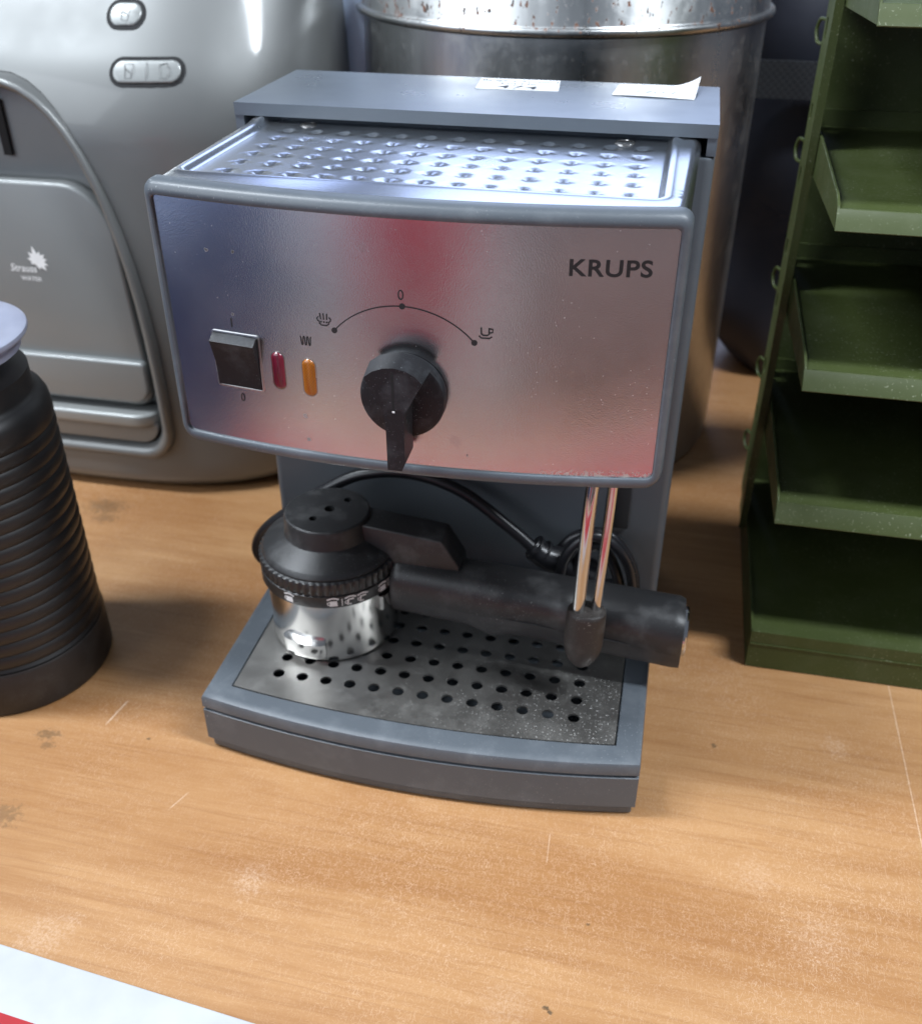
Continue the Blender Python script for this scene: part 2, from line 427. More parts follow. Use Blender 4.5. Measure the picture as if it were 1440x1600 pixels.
# perforated drip grid
hx = [-70.4+11.6*i for i in range(13)]; hy = [21.9+11.55*j for j in range(7)]
holes = [circle(x, y, 2.75, 20) for x in hx for y in hy]
gz = lambda x, y: 32.6
gr = arc_outline(88.1, 9.6, 6.6, 103)
finish('drip_grid', sheet_bm(gr, holes, gz, 1.0), M['grid'], em, 30)

# rear body: column, shoulders and back
bm = prism_bm(rrect(-100, 100, 110, 188, (4, 4, 6, 6), 4), 30, 256, 'z', 1.2, 2)
finish('rear_body', bm, M['greydark'], em)
finish('column_vent', prism_bm(rrect(74.5, 82, 79, 103, .8, 3), 108.6, 110.6, 'y', .2, 2), M['void'], em)
# lid with skirts; the steel plate slides in beneath its lip
bm = box_bm(-100, 100, 111, 188.5, 263.5, 268.6, 1.2, 3)
for s in (-1, 1):
    merge(bm, box_bm(*sorted((s*96.2, s*100)), 111.4, 188.2, 256.6, 264.8, .5, 2))
merge(bm, box_bm(-96.5, 96.5, 150, 188.2, 256.6, 265, .5, 2))
lid = finish('lid', bm, M['lidgrey'], em)

# head: bezel and housing are one moulding
def ybow(x): return 12.0-9.6*(1-(x/93.0)**2)
NS = 26
def head_loop(hw, z0, z1, rb, rt, dy, flat_y=None):
    return [(x, (ybow(x)+dy) if flat_y is None else flat_y, z) for x, z in rrect(-hw, hw, z0, z1, (rb, rb, rt, rt), 5, NS)]
hl = [head_loop(89.6, 166.9, 257.4, 2.2, 1.6, 3.0), head_loop(90.2, 166.2, 258.0, 2.6, 1.8, .1), head_loop(90.7, 165.6, 258.6, 3.0, 2.0, -.25), head_loop(91.8, 163.6, 260.2, 4.5, 2.8, -.15),
      head_loop(92.7, 162.3, 261.7, 6.0, 3.6, .6), head_loop(93.2, 161.6, 262.6, 6.8, 4.2, 1.8), head_loop(93.4, 161.3, 263.0, 7.0, 4.4, 3.5), head_loop(93.4, 161.3, 263.1, 7.0, 4.4, 6.6),
      head_loop(93.0, 161.6, 262.7, 6.8, 4.2, 7.6), head_loop(91.0, 163, 259.0, 6, 4, 8.0), head_loop(91.0, 163, 258.2, 6, 3, 0, 32), head_loop(91.0, 163, 258.2, 6, 3, 0, 110.5)]
finish('head_housing', loft_bm(hl, True, True), M['grey'], em, 40)

# front panel: a curved satin sheet
PY = 1.0
v, f = cdt(rrect(-89.9, 89.9, 166.5, 257.7, (2.3, 2.3, 1.7, 1.7), 5, 30), [], [(-88+4*i, 169+6*j) for i in range(45) for j in range(15)])
bm = bmesh.new()
F = [bm.verts.new((x, ybow(x)+PY, z)) for x, z in v]; Bk = [bm.verts.new((x, ybow(x)+PY+1.2, z)) for x, z in v]
for t in f: bm.faces.new([F[i] for i in t]); bm.faces.new([Bk[i] for i in reversed(t)])
cnt = {(t[i], t[(i+1) % 3]) for t in f for i in range(3)}
for i, j in cnt:
    if (j, i) not in cnt: bm.faces.new((F[j], F[i], Bk[i], Bk[j]))
fp = finish('front_panel', bm, M['panel'], em, 60)
def onp(x, z): return (x, ybow(x)+PY-.12, z)
bm = bmesh.new(); text_faces(bm, 'KRUPS', 68.9, 242.0, 5.6, onp, .16, 'CENTER', 0, 1.12, 1.08, 8)
finish('brand_lettering', bm, M['ink'], fp, 0)
# dial scale: arc with three dots, digits and pictograms
bm = bmesh.new(); cx0, cz0, R0 = .6, 194.9, 33.2
a0, a1 = math.atan2(217.0-cz0, -24.3-cx0), math.atan2(216.9-cz0, 25.6-cx0)
stroke_faces(bm, [(cx0+R0*math.cos(a0+(a1-a0)*k/60), cz0+R0*math.sin(a0+(a1-a0)*k/60)) for k in range(61)], .42, onp)
for a in (a0, (a0+a1)/2, a1): disc_faces(bm, (cx0+R0*math.cos(a), cz0+R0*math.sin(a)), 1.05, lambda x, z: (x, ybow(x)+PY-.18, z))
finish('dial_scale', bm, M['ink'], fp, 0)
bm = bmesh.new()
text_faces(bm, '0', .3, 230.4, 3.7, onp, .0, 'CENTER', 0, .9); finish('printed_digit', bm, M['ink'], fp, 0); bm = bmesh.new()
text_faces(bm, '0', -63.6, 183.3, 3.4, onp, .0, 'CENTER', 0, .85); finish('printed_digit', bm, M['ink'], fp, 0); bm = bmesh.new()
stroke_faces(bm, [(-64.4, 213.0), (-64.4, 216.4)], .5, onp); finish('printed_digit', bm, M['ink'], fp, 0)
def icons():
    bm = bmesh.new(); w = .55
    def done(b): finish('printed_pictogram', b, M['ink'], fp, 0); return bmesh.new()
    # steam: bowl with three rising lines and drops
    x0, z0 = -27.9, 220.6
    for k, dx in enumerate((-1.1, 0, 1.1)):
        stroke_faces(bm, [(x0+dx*1.2-.1, z0+2.2), (x0+dx, z0-.1)], .45, onp); disc_faces(bm, (x0+dx*.95, z0-1.0), .33, onp, 10)
    stroke_faces(bm, [(x0-1.9, z0+.9), (x0-2.6, z0+.2), (x0-2.3, z0-.6), (x0-1.7, z0-.9), (x0-1.7, z0-1.6), (x0-.9, z0-2.2), (x0+.9, z0-2.2), (x0+1.7, z0-1.6), (x0+1.7, z0-.9), (x0+2.3, z0-.6), (x0+2.6, z0+.2), (x0+1.9, z0+.9)], w*.8, onp)
    bm = done(bm)
    # cup on a saucer
    x0, z0 = 29.4, 220.9
    stroke_faces(bm, [(x0-1.6, z0+1.7), (x0-1.5, z0-.6), (x0-.9, z0-1.1), (x0+.5, z0-1.1), (x0+1.1, z0-.6), (x0+1.1, z0+1.6)], w, onp)
    stroke_faces(bm, [(x0+1.1, z0+1.4), (x0+2.4, z0+1.2), (x0+2.3, z0+.1), (x0+1.1, z0-.2)], w*.9, onp)
    stroke_faces(bm, [(x0-2.3, z0-1.3), (x0-1.6, z0-2.1), (x0+1.3, z0-2.1), (x0+2.1, z0-1.4)], w*.9, onp)
    bm = done(bm)
    # heating coil wave
    x0, z0 = -35.4, 211.7; pts = []
    for k in range(49):
        t = k/48; ph = t*3*2*math.pi
        pts.append((x0-2.1+4.2*t, z0-1.65*math.copysign(abs(math.cos(ph))**.45, math.cos(ph))*-1))
    stroke_faces(bm, pts, .4, onp); done(bm)
icons()

# rocker switch
sy = ybow(-63.7)+PY
bm = loft_bm([[(x, sy+.5+(ybow(x)-ybow(-63.7)), z) for x, z in rrect(-73.3-g, -54.1+g, 188.7-g, 210.9+g, .9, 3)] for g in (0,)] +
             [[(x, sy+e+(ybow(x)-ybow(-63.7)), z) for x, z in rrect(-73.3-g, -54.1+g, 188.7-g, 210.9+g, .9, 3)] for g, e in ((.0, -.5), (-.45, -.55), (-.5, 2.5))], False, True)
sw = finish('power_switch', bm, metal('bright_switch_frame', (.5, .5, .5), .35), em, 40)
bm = bmesh.new()
prof = [(sy+4, 189.6), (sy+.6, 189.5), (sy-1.2, 206.6), (sy-3.2, 206.2), (sy-.4, 210.2), (sy+4, 210.2)]
prof = [(sy+2, 189.6), (sy-.7, 189.6), (sy-1.5, 199), (sy-4.6, 208.2), (sy-.9, 210.1), (sy+2, 210.1)]
bm = loft_bm([[(x, y+(ybow(x)-ybow(-63.7))*1.0, z) for y, z in prof] for x in (-72.6, -54.8)])
bevel_sharp(bm, .3, 2)
finish('rocker', bm, M['knob'], sw)

# indicator lamps
def lamp(cx, cz, m, label, gridded):
    y0 = ybow(cx)+PY
    loops = []
    for g, e in ((0, .4), (0, -.25), (-.5, -.7), (-1.3, -.95)):
        loops.append([(x, y0+e+(ybow(x)-ybow(cx)), z) for x, z in rrect(cx-2.5-g, cx+2.5+g, cz-7.3-g, cz+7.3+g, max(.6, 2.45+g), 7)])
    o = finish('indicator_lamp', loft_bm(loops), m, em, 50); o['label'] = label
    ring = loft_bm([[(x, y0+e+(ybow(x)-ybow(cx)), z) for x, z in rrect(cx-2.5-g, cx+2.5+g, cz-7.3-g, cz+7.3+g, 2.45+g, 7)] for g, e in ((.35, .5), (.35, -.12), (.02, -.12), (.02, .5))], False, False)
    finish('lamp_rim', ring, M['screw'], o, 40)
def lens(name, c1, c2, grid):
    t = NT(name)
    if grid:
        w = t.node('ShaderNodeTexChecker'); w.inputs['Scale'].default_value = 1700
        t.l.new(t.coords((1, 0, 1), (0, .1, 0)), w.inputs['Vector']); fac = w.outputs['Fac']
        c = t.mix(t.math('MULTIPLY', fac, .75), c1, c2)
    else:
        fac = t.noise(1, 2, .5, t.coords((900, 900, 60))); c = t.mix(t.ramp(fac, .35, .7), c1, c2)
    t.bump(fac, .25, .0003); t.p.inputs['Coat Weight'].default_value = .5
    return t.out(c, .22)
lamp(-47.3, 198.4, lens('red_lens', (.085, .004, .012), (.17, .012, .03), False), 'dark red pill-shaped indicator lamp beside the rocker switch', False)
lamp(-35.2, 197.4, lens('amber_lens', (.38, .12, .008), (.16, .048, .004), True), 'amber pill-shaped indicator lamp with a woven lens', True)

# control knob
ky = ybow(.8)+PY
kx, kz = .9, 195.9
def ydisc(profile, cx, cz, n=64):   # lathe about the y axis
    return loft_bm([[(cx+r*math.cos(2*math.pi*k/n), y, cz+r*math.sin(2*math.pi*k/n)) for k in range(n)] for r, y in profile])
kn = finish('control_knob', ydisc([(15.3, ky-.1), (15.4, ky-4.2), (15.1, ky-4.8), (14.5, ky-5.1), (6, ky-5.1)], kx, kz), M['knob'], em)
yb_, yf_ = ky-4.6, ky-15.5
fan = [(-10.4, 208.2), (-7.0, 210.2), (-3.0, 211.5), (1.5, 212.0), (6.0, 211.3), (9.6, 209.6), (12.4, 207.0)]
sc = lambda p, k=1.0: (p[0], p[1]+1.0)
outl = [sc(p) for p in [(-9.4, 207.0), (-6.3, 209.4), (-2.6, 210.9), (1.3, 211.3), (5.2, 210.6), (8.6, 208.8), (11.0, 206.3)]] + [(7.6, 201.0), (4.8, 195.6), (4.3, 190), (4.2, 175.6), (3.0, 172.6), (-2.2, 172.6), (-2.3, 190), (-2.8, 195.4), (-5.6, 201.2)]
bm = loft_bm([[(kx+(x-.9)*(1.08 if i == 0 else 1.0), y, z+(1.0 if i == 0 else 0)) for x, z in outl] for i, y in enumerate((yb_, yf_))])
bevel_sharp(bm, .6, 2, 20)
pt = finish('knob_pointer', bm, M['knob'], kn)
bm = box_bm(.75-.45, .75+.45, yf_-.06, yf_+.3, 196.2, 210.8, .05, 1)
finish('pointer_groove', bm, M['void'], pt)
finish('pointer_mark', box_bm(.75-.42, .75+.42, yf_-.14, yf_+.2, 195.6, 196.3, .05, 1), M['white_ink'], pt)

# steel warming plate: rolled edges, sunken field, conical dents
Wf, Wb = 92.0, 94.6
def hwy(y): return Wf+(Wb-Wf)*(y-20)/110
rx0, rx1, ry0, ry1 = -85.8, 82.0, 28.5, 116.5
def sd_rr(x, y, r=3.0):
    cx, cy = (rx0+rx1)/2, (ry0+ry1)/2; qx = abs(x-cx)-(rx1-rx0)/2+r; qy = abs(y-cy)-(ry1-ry0)/2+r
    return math.hypot(max(qx, 0), max(qy, 0))+min(max(qx, qy), 0)-r
dents = [(-73+12.05*i+(.5-j*.0)*0, 37.6+12.75*j) for i in range(13) for j in range(6)]
def fz(x, y):
    z = 262.2
    s = sd_rr(x, y); t = min(1, max(0, (1.2-s)/2.6)); z -= 2.0*t*t*(3-2*t)
    if -2.6 < s-2.3 < 2.6: z += .5*(math.cos((s-2.3)/2.6*math.pi)+1)*.5
    z += 1.1*min(1, max(0, (y-105)/9))
    e = abs(x)-(hwy(y)-4.0)
    if e > 0: z -= 4.0-math.sqrt(max(0, 16-min(e, 4)**2))
    for dx, dy in dents:
        if abs(x-dx) < 4 and abs(y-dy) < 4:
            r = math.hypot(x-dx, y-dy)
            if r < 2.45: z -= .95*min(1, (2.45-r)/1.75)
            break
    return z
NP = 40
outer = [(-hwy(20)+2*hwy(20)*k/NP, ybow((-hwy(20)+2*hwy(20)*k/NP)*.99)+7.9) for k in range(NP+1)]
outer += [(hwy(y), y) for y in range(26, 138, 4)] + [(hwy(138), 138), (-hwy(138), 138)] + [(-hwy(y), y) for y in range(134, 25, -4)]
rings = [circle(dx, dy, r, 14) for dx, dy in dents for r in (.7, 2.45)]
extra = []
for d in (-2.2, -1.6, -.9, -.2, .5, 1.1, 1.8, 2.6, 3.4, 4.9):
    extra += rrect(rx0-d, rx1+d, ry0-d, min(ry1+d, 137), max(.6, 3+d), 5, 40)
for y in range(22, 138, 4):
    for e in (4.0, 3.0, 2.1, 1.3, .7, .3): extra += [(s*(hwy(y)-e), y) for s in (-1, 1)]
extra = [p for p in extra if ybow(p[0])+8.4 < p[1] < 137.5]
for i in range(56):
    for j in range(34):
        p = (-82+3.0*i, 31.5+2.7*j)
        if p[0] < rx1-3 and p[1] < ry1-3 and all((p[0]-a)**2+(p[1]-c)**2 > 15.5 for a, c in dents): extra.append(p)
wp = finish('warming_plate', sheet_bm(outer, [], fz, .8, extra, rings), M['plate'], em, 40)
for sx_, sy_ in ((-67.3, 111.8), (64.3, 109.6)):
    bm = lathe_bm([(4.1, 260.0), (4.1, 260.75), (3.4, 261.15), (2.2, 261.3), (2.0, 260.7), (.3, 260.65)], (sx_, sy_), 28)
    scw = finish('screw', bm, M['screw'], wp)
    finish('screw_slot', box_bm(sx_-3.0, sx_+3.0, sy_-.45, sy_+.45, 260.8, 261.36, .05, 1), M['void'], scw)

# steam tubes and frothing nozzle
finish('steam_tube', tube_bm([(67.9, 40.5, 166), (67.8, 39.5, 150), (67.3, 37.6, 138), (66.9, 36.6, 125), (66.4, 36, 100), (66.0, 35.8, 76)], 2.75, 20), M['chrome'], em)
finish('steam_tube', tube_bm([(75.8, 45, 166), (75.4, 44, 140), (74.4, 41, 110), (73.2, 38.2, 76)], 2.2, 18), M['chrome'], em)
nz = []
for z, rx, ry in ((83.0, 5.2, 4.8), (83.3, 6.9, 6.2), (82.6, 8.3, 7.0), (80.5, 8.6, 7.2), (70, 8.7, 7.3), (64, 8.5, 7.2), (60, 7.9, 6.8), (56.5, 6.4, 5.8), (54, 4.6, 4.4), (52.4, 3.0, 3.0), (52.0, 1.5, 1.5)):
    cxz = 69.6-(83-z)*.02
    nz.append([(cxz+rx*math.cos(2*math.pi*k/32), 36.6+ry*math.sin(2*math.pi*k/32), z) for k in range(32)])
noz = finish('frothing_nozzle', loft_bm(nz), M['rubber'], em, 50)
finish('nozzle_opening', lathe_bm([(2.2, 51.6), (2.3, 52.8)], (69, 36.6), 20), M['void'], noz)

# stickers on the lid
M['label'] = flat('white_label_paper', (.78, .79, .80), .55)
def onlid(z): return lambda x, y: (x, y, z)
bm = prism_bm([(-6.4, 161.5), (30.6, 162.5), (28.4, 186.3), (-8.2, 185.6)], 268.62, 268.85, 'z')
st = finish('lot_sticker', bm, M['label'], em, 0); st['label'] = 'white printed lot label stuck flat on the lid'
bm = bmesh.new(); up = onlid(268.92)
text_faces(bm, 'Badgers Auctions', 10.9, 179.4, 4.0, up, .03, 'CENTER', 0, .92)
text_faces(bm, 'Lot No', 11, 172.9, 4.0, up, .03); text_faces(bm, '474', 11.6, 163.6, 7.2, up, .10, 'CENTER', 0, 1.25)
finish('sticker_print', bm, M['ink'], st, 0)
def tagz(x, y):
    t = max(0, (x-78)/12.0); return 268.75+.25*math.sin((x-54)/10)+t*t*3.6*max(0, (y-156)/30)
P0 = [(54.3, 159.5), (89.4, 156.6), (91.2, 185.8), (55.6, 182.0)]
nx_, ny_ = 22, 8; loops = []
def bil(u, w):
    a = Vector(P0[0]).lerp(Vector(P0[1]), u); c = Vector(P0[3]).lerp(Vector(P0[2]), u); return a.lerp(c, w)
bm = bmesh.new(); G = [[[bm.verts.new((*bil(i/nx_, j/ny_), tagz(*bil(i/nx_, j/ny_))+dz)) for j in range(ny_+1)] for i in range(nx_+1)] for dz in (.2, 0)]
for k in (0, 1):
    for i in range(nx_):
        for j in range(ny_): bm.faces.new((G[k][i][j], G[k][i+1][j], G[k][i+1][j+1], G[k][i][j+1]))
for i in range(nx_):
    for j in (0, ny_): bm.faces.new((G[0][i][j], G[0][i+1][j], G[1][i+1][j], G[1][i][j]))
for j in range(ny_):
    for i in (0, nx_): bm.faces.new((G[0][i][j], G[0][i][j+1], G[1][i][j+1], G[1][i][j]))
pt_ = finish('paper_tag', bm, M['label'], em, 60); pt_['label'] = 'white handwritten paper tag curling up at its right end'
bm = bmesh.new(); tg = lambda x, y: (x, y, tagz(x, y)+.28)
text_faces(bm, '2403', 70.5, 164.0, 6.0, tg, .0, 'CENTER', .3, 1.25)
text_faces(bm, 'PAT', 86.0, 175, 3.0, tg, .0, 'CENTER', .3, 1.1)
finish('handwriting', bm, flat('grey_pencil', (.32, .33, .36), .7), pt_, 0)
adopt(em)

# ------------------------------------------------------------------ portafilter lying upside down on the grid
cx, cy = -56.0, 65.0
pf = thing('portafilter', 'black portafilter with chrome basket lying upside down on the perforated drip grid', 'portafilter', (cx, cy, 33))
bm = lathe_bm([(27.5, 34.5), (29.8, 33.2), (30.8, 33.3), (31.1, 34.0), (30.9, 36), (30.7, 42), (31.0, 60), (31.3, 68), (29.0, 68.3)], (cx, cy), 96, False, True)
fb = finish('filter_basket', bm, M['basket'], pf)
def lug(ang, w=22, z0=36.0, z1=45.5, out=3.4):
    pts = []
    bmx = bmesh.new(); loops = []
    for t in [k/10 for k in range(11)]:
        a = ang+math.radians(w)*(t-.5); s = 0.6 if t in (0, 1) else 1
        loops.append([(cx+r*math.cos(a), cy+r*math.sin(a), z) for r, z in ((30, z0), (30.6+out*s, z0+.3), (31+out*s, z0+2), (30.8+out*s, z1-1), (30, z1))])
    bmx = loft_bm(loops); bevel_sharp(bmx, .3, 2, 40); return bmx
finish('bayonet_lug', lug(math.radians(-100), 40), M['basket'], fb)
finish('bayonet_lug', lug(math.radians(-22), 16, 57, 66, 3.6), M['basket'], fb)
# ribbed adjusting ring
nr = 240; loops = []
for r, z, am in ((31.5, 66.6, 0), (33.2, 66.8, 0), (33.5, 67.4, 0), (33.5, 73.0, 0), (32.9, 73.4, 0), (32.9, 73.8, 0), (33.4, 74.2, .32), (33.4, 80.0, .32), (32.6, 80.6, .1), (31, 80.9, 0)):
    loops.append([(cx+(r+am*(1 if (k//2) % 2 else -1))*math.cos(2*math.pi*k/nr), cy+(r+am*(1 if (k//2) % 2 else -1))*math.sin(2*math.pi*k/nr), z) for k in range(nr)])
rg = finish('adjusting_ring', loft_bm(loops), M['black'], pf, 50)
def onring(s, z): a = math.radians(-77)+s*1.12/33.5; return (cx+33.62*math.cos(a), cy+33.62*math.sin(a), z)
def cup_icon(bm, s, filled):
    zc = 70.0
    stroke_faces(bm, [(s-2.4+.48*k, zc+1.7+.8*math.sin(math.pi*k/10)) for k in range(11)], .75, onring)
    L = [(s-1.2, zc+.9), (s+1.6, zc+.9), (s+1.8, zc-2.0), (s-1.5, zc-2.0)]
    if filled: poly_faces(bm, L, onring)
    else: stroke_faces(bm, [(s+1.5, zc+.9), (s-.9, zc+.9), (s-1.2, zc-1.7), (s+.3, zc-1.7)], .85, onring)
    stroke_faces(bm, [(s-1.2, zc+.4), (s-2.2, zc+.1), (s-2.2, zc-1.0), (s-1.2, zc-1.3)], .5, onring)
bm = bmesh.new()
for s, fl in ((-15.5, 1), (3.4, 1), (10.6, 0), (16.0, 0), (26.2, 1), (31.5, 0)): cup_icon(bm, s, fl)
stroke_faces(bm, [(7.1, 68.0), (7.1, 72.0)], .35, onring)
finish('ring_pictograms', bm, M['white_ink'], rg, 0)
# dome, neck with spout holes
bm = lathe_bm([(32.0, 80.4), (32.2, 81.6), (31.4, 83.2), (30.4, 84.0), (21.8, 88.8), (21.0, 89.3), (20.7, 90.2), (20.3, 98.0), (19.9, 98.9), (19.2, 99.3)], (cx, cy), 80, True, False)
SPOUTS = ((-55.0, 66.0, 2.6), (-60.0, 56.4, 1.9), (-49.0, 75.2, 2.0))
merge(bm, sheet_bm(circle(cx, cy, 19.2, 80), [circle(a_, b_, r_, 20) for a_, b_, r_ in SPOUTS], lambda x, y: 99.3, 1.2))
dome = finish('spout_dome', bm, M['black'], pf)
for hx_, hy_, hr in SPOUTS:
    bm = lathe_bm([(hr*.98, 99.2), (hr*.96, 92.5), (hr*.3, 92.2)], (hx_, hy_), 20, False, True)
    finish('spout_hole', bm, M['void'], dome, 40)
# arm from the neck down onto the handle
armp = [(-46, 98.6), (0.5, 93.8), (8.5, 80.5), (10, 66), (-26, 62), (-46, 82)]
bm = prism_bm(armp, 58.0, 74.0, 'y', 1.0, 3); finish('arm', bm, M['black'], pf)
# handle
ax0, ax1 = Vector((-23.5, 64.4, 66.6)), Vector((112.2, 58.2, 61.6))
loops = []; n = 40
for i in range(57):
    t = i/56; c = ax0.lerp(ax1, t); x = t*138
    ry = 13.0+1.4*t; rz = 13.2+1.2*t
    if i == 0 or i == 56: ry -= 1.0; rz -= 1.0
    L = []
    for k in range(n):
        a = 2*math.pi*k/n; ca, sa = math.cos(a), math.sin(a)
        e = 2.5; q = (abs(ca)**e+abs(sa)**e)**(-1/e)
        # thumb scoops on the front and top
        dip = 0
        for s0, s1 in ((56, 82), (86, 116)):
            if s0 < x < s1:
                u = (x-s0)/(s1-s0); dip += 1.1*math.sin(math.pi*u)**.5*max(0, math.cos(a-math.radians(170)))**1.2
        L.append((c.x, c.y+ca*q*(ry-dip), max(c.z+sa*q*(rz-dip), c.z-.30*rz)))
    loops.append(L)
hd = finish('handle', loft_bm(loops), M['black'], pf, 50)
# lower half of the grip: a narrower strip with its own seam
loops = []
for i in range(41):
    t = i/40; c = ax0.lerp(ax1, t); r = 13.2+1.2*t
    sag = 3.2*math.exp(-((t-.36)/.05)**2)
    w = 13.0+1.4*t
    if i in (0, 40): w -= .8
    L = [(c.x, c.y-w*.97, c.z-r*.22), (c.x, c.y-w*.93, c.z-r*.62), (c.x, c.y-w*.74, c.z-r*.98-sag), (c.x, c.y+w*.6, c.z-r*1.0-sag), (c.x, c.y+w*.9, c.z-r*.7), (c.x, c.y+w*.95, c.z-r*.22)]
    loops.append(L)
bm = loft_bm(loops); bevel_sharp(bm, .5, 2, 30)
finish('grip_strip', bm, plastic('dark_grey_grip', (.028, .028, .029), .45, 1200, .2, .3), hd)
def xdisc(profile, cy_, cz_, n=48): return loft_bm([[(x, cy_+r*math.cos(2*math.pi*k/n), cz_+r*math.sin(2*math.pi*k/n)) for k in range(n)] for r, x in profile])
finish('end_cap', xdisc([(11.6, 111.2), (11.7, 113.2), (11.2, 114.0), (9.5, 114.3), (8.8, 113.8), (1, 113.7)], 58.2, 61.2), M['chrome'], hd)
adopt(pf)

# ------------------------------------------------------------------ mains cord, looped behind the portafilter
pc = thing('power_cord', 'black mains cord looped and bundled behind the portafilter against the grey column', 'power cord', (0, 98, 33))
pts = [(78, 101, 50), (30, 102, 40), (-60, 103, 36.8), (-92, 100, 37.5), (-104, 94, 42), (-106.5, 91, 52), (-101, 89, 64), (-90, 89.5, 75), (-70, 92, 90), (-49, 95, 101.5), (-24, 96, 105), (2, 95, 98.5), (27, 92, 82.5), (40, 90, 73)]
finish('cord', tube_bm(pts, 3.0, 14), M['cord'], pc)
plug = finish('plug', tube_bm([(38, 90.3, 75), (44, 90, 70.5), (54, 92, 66), (66, 94, 60)], lambda t: 5.2+3.2*t, 16), M['cord'], pc)
for k in range(3):
    c = Vector((39.5, 90.2, 74.2)).lerp(Vector((50, 91.2, 67.5)), k/2.6); d = Vector((.8, .1, -.58)).normalized()
    a = d.orthogonal().normalized(); e = d.cross(a)
    bm = loft_bm([[tuple(c+d*s+(a*math.cos(q*.3927)+e*math.sin(q*.3927))*r) for q in range(16)] for s, r in ((-.9, 4.8), (-.7, 6.6), (.7, 6.6), (.9, 4.8))])
    finish('strain_ridge', bm, M['cord'], plug)
for pts in ([(52, 84, 60), (55, 84, 76), (62, 85, 86), (70, 86, 88), (79, 87, 82), (86, 89, 68), (88, 92, 50), (84, 94, 37)],
            [(58, 88, 52), (62, 88, 74), (68, 90, 80), (74, 91, 76), (80, 92, 62), (84, 94, 44)],
            [(46, 97, 62), (58, 99, 78), (74, 100, 80), (86, 100, 64), (90, 100, 44)]):
    finish('bundled_cord', tube_bm(pts, 2.6, 12), M['cord'], pc)
adopt(pc)

# ------------------------------------------------------------------ milk frother, front left
fx, fy = -224.0, 39.0
mf = thing('milk_frother', 'black ribbed milk frother with a frosted bluish lid at the left front of the table', 'milk frother', (fx, fy, 0))
M['fro'] = plastic('black_satin_frother', (.012, .011, .011), .42, 600, .06)
M['frobase'] = plastic('black_matt_frother_base', (.016, .013, .012), .5, 900, .15, .2)
finish('base', lathe_bm([(43, .4), (45.6, .8), (46.2, 2.2), (46.0, 24), (45.2, 25.4), (42, 25.6)], (fx, fy), 96), M['frobase'], mf)
prof = [(43, 25.2), (45.2, 26.4)]
nrib = 15; z = 28.0; pitch = 7.3
for k in range(nrib):
    for q in range(8):
        a = q/8; prof.append((44.2+1.1*abs(math.sin(math.pi*a))**.7 - .012*k, z+pitch*(k+a)))
zt = z+pitch*nrib
prof += [(44.0, zt), (45.0, zt+1), (45.0, zt+6), (44.4, zt+10), (43, zt+13), (41, zt+14.6), (39.6, zt+15.4), (39.0, zt+17), (38.8, zt+26), (36, zt+26.5)]
finish('jug', lathe_bm(prof, (fx, fy), 96), M['fro'], mf, 50)
t = NT('frosted_blue_lid'); c = t.mix(t.ramp(t.noise(40, 3), .3, .7), (.30, .32, .42), (.40, .42, .52)); t.p.inputs['Transmission Weight'].default_value = .35
M['froLid'] = t.out(c, .35)
zl = 182
ld = finish('lid', lathe_bm([(38.5, zl-8), (38.7, zl-2), (42.3, zl-1.6), (42.9, zl-.4), (42.6, zl+1.0), (41.2, zl+1.6), (33, zl+1.2), (32, zl+.2), (20, zl-.4), (18.5, zl+.8), (16, zl+1.4), (3, zl+1.6)], (fx, fy), 80), M['froLid'], mf, 45)
adopt(mf)

# ------------------------------------------------------------------ hot-water dispenser, behind left
wd = thing('water_dispenser', 'tall silver grey water dispenser with an arched bay standing behind at the left', 'water dispenser', (-270, 315, 0))
def silver(name, col, rough, met):
    t = NT(name); c = t.mix(t.ramp(t.noise(12, 4), .3, .7), tuple(v*.94 for v in col), col)
    r = t.ramp(t.noise(30, 5), .3, .7, rough-.04, rough+.05); t.bump(t.noise(2200, 1), .06, .0002)
    t.p.inputs['Coat Weight'].default_value = .3; t.p.inputs['Coat Roughness'].default_value = .09
    return t.out(c, r, met)
M['silver'] = silver('silver_metallic_paint', (.17, .175, .173), .47, .45)
M['silver2'] = silver('silver_satin_plastic', (.225, .235, .235), .45, .3)
M['silver3'] = silver('light_silver_plastic', (.27, .28, .275), .4, .3)
def disp_loop(z, n=220):
    tb = min(1, z/14.0)
    a = 151-14*(1-tb)**2 ; b_ = 112-12*(1-tb)**2
    yf = 203.5+12*(1-tb)**2
    if z > 222:
        q = z-222; yf += .0085*q*q if q < 45 else .0085*45*45+(q-45)*.765; a -= .00075*q*q
    yb = 430; b_ = (yb-yf)/2
    out = []
    for k in range(n):
        an = 2*math.pi*k/n; ca, sa = math.cos(an), math.sin(an); e = 2.7
        q = (abs(ca)**e+abs(sa)**e)**(-1/e); out.append((-272+a*q*ca, yf+b_+b_*q*sa, z))
    return out
zs = [1, 3, 6, 10, 14]+list(range(24, 222, 12))+[222+2.5*k for k in range(60)]
bm = loft_bm([disp_loop(z) for z in zs]); bmesh.ops.recalc_face_normals(bm, faces=bm.faces)
me = bpy.data.meshes.new('body'); bm.to_mesh(me); bm.free(); me.transform(Matrix.Scale(S, 4))
body_o = bpy.data.objects.new('body', me); C.objects.link(body_o)
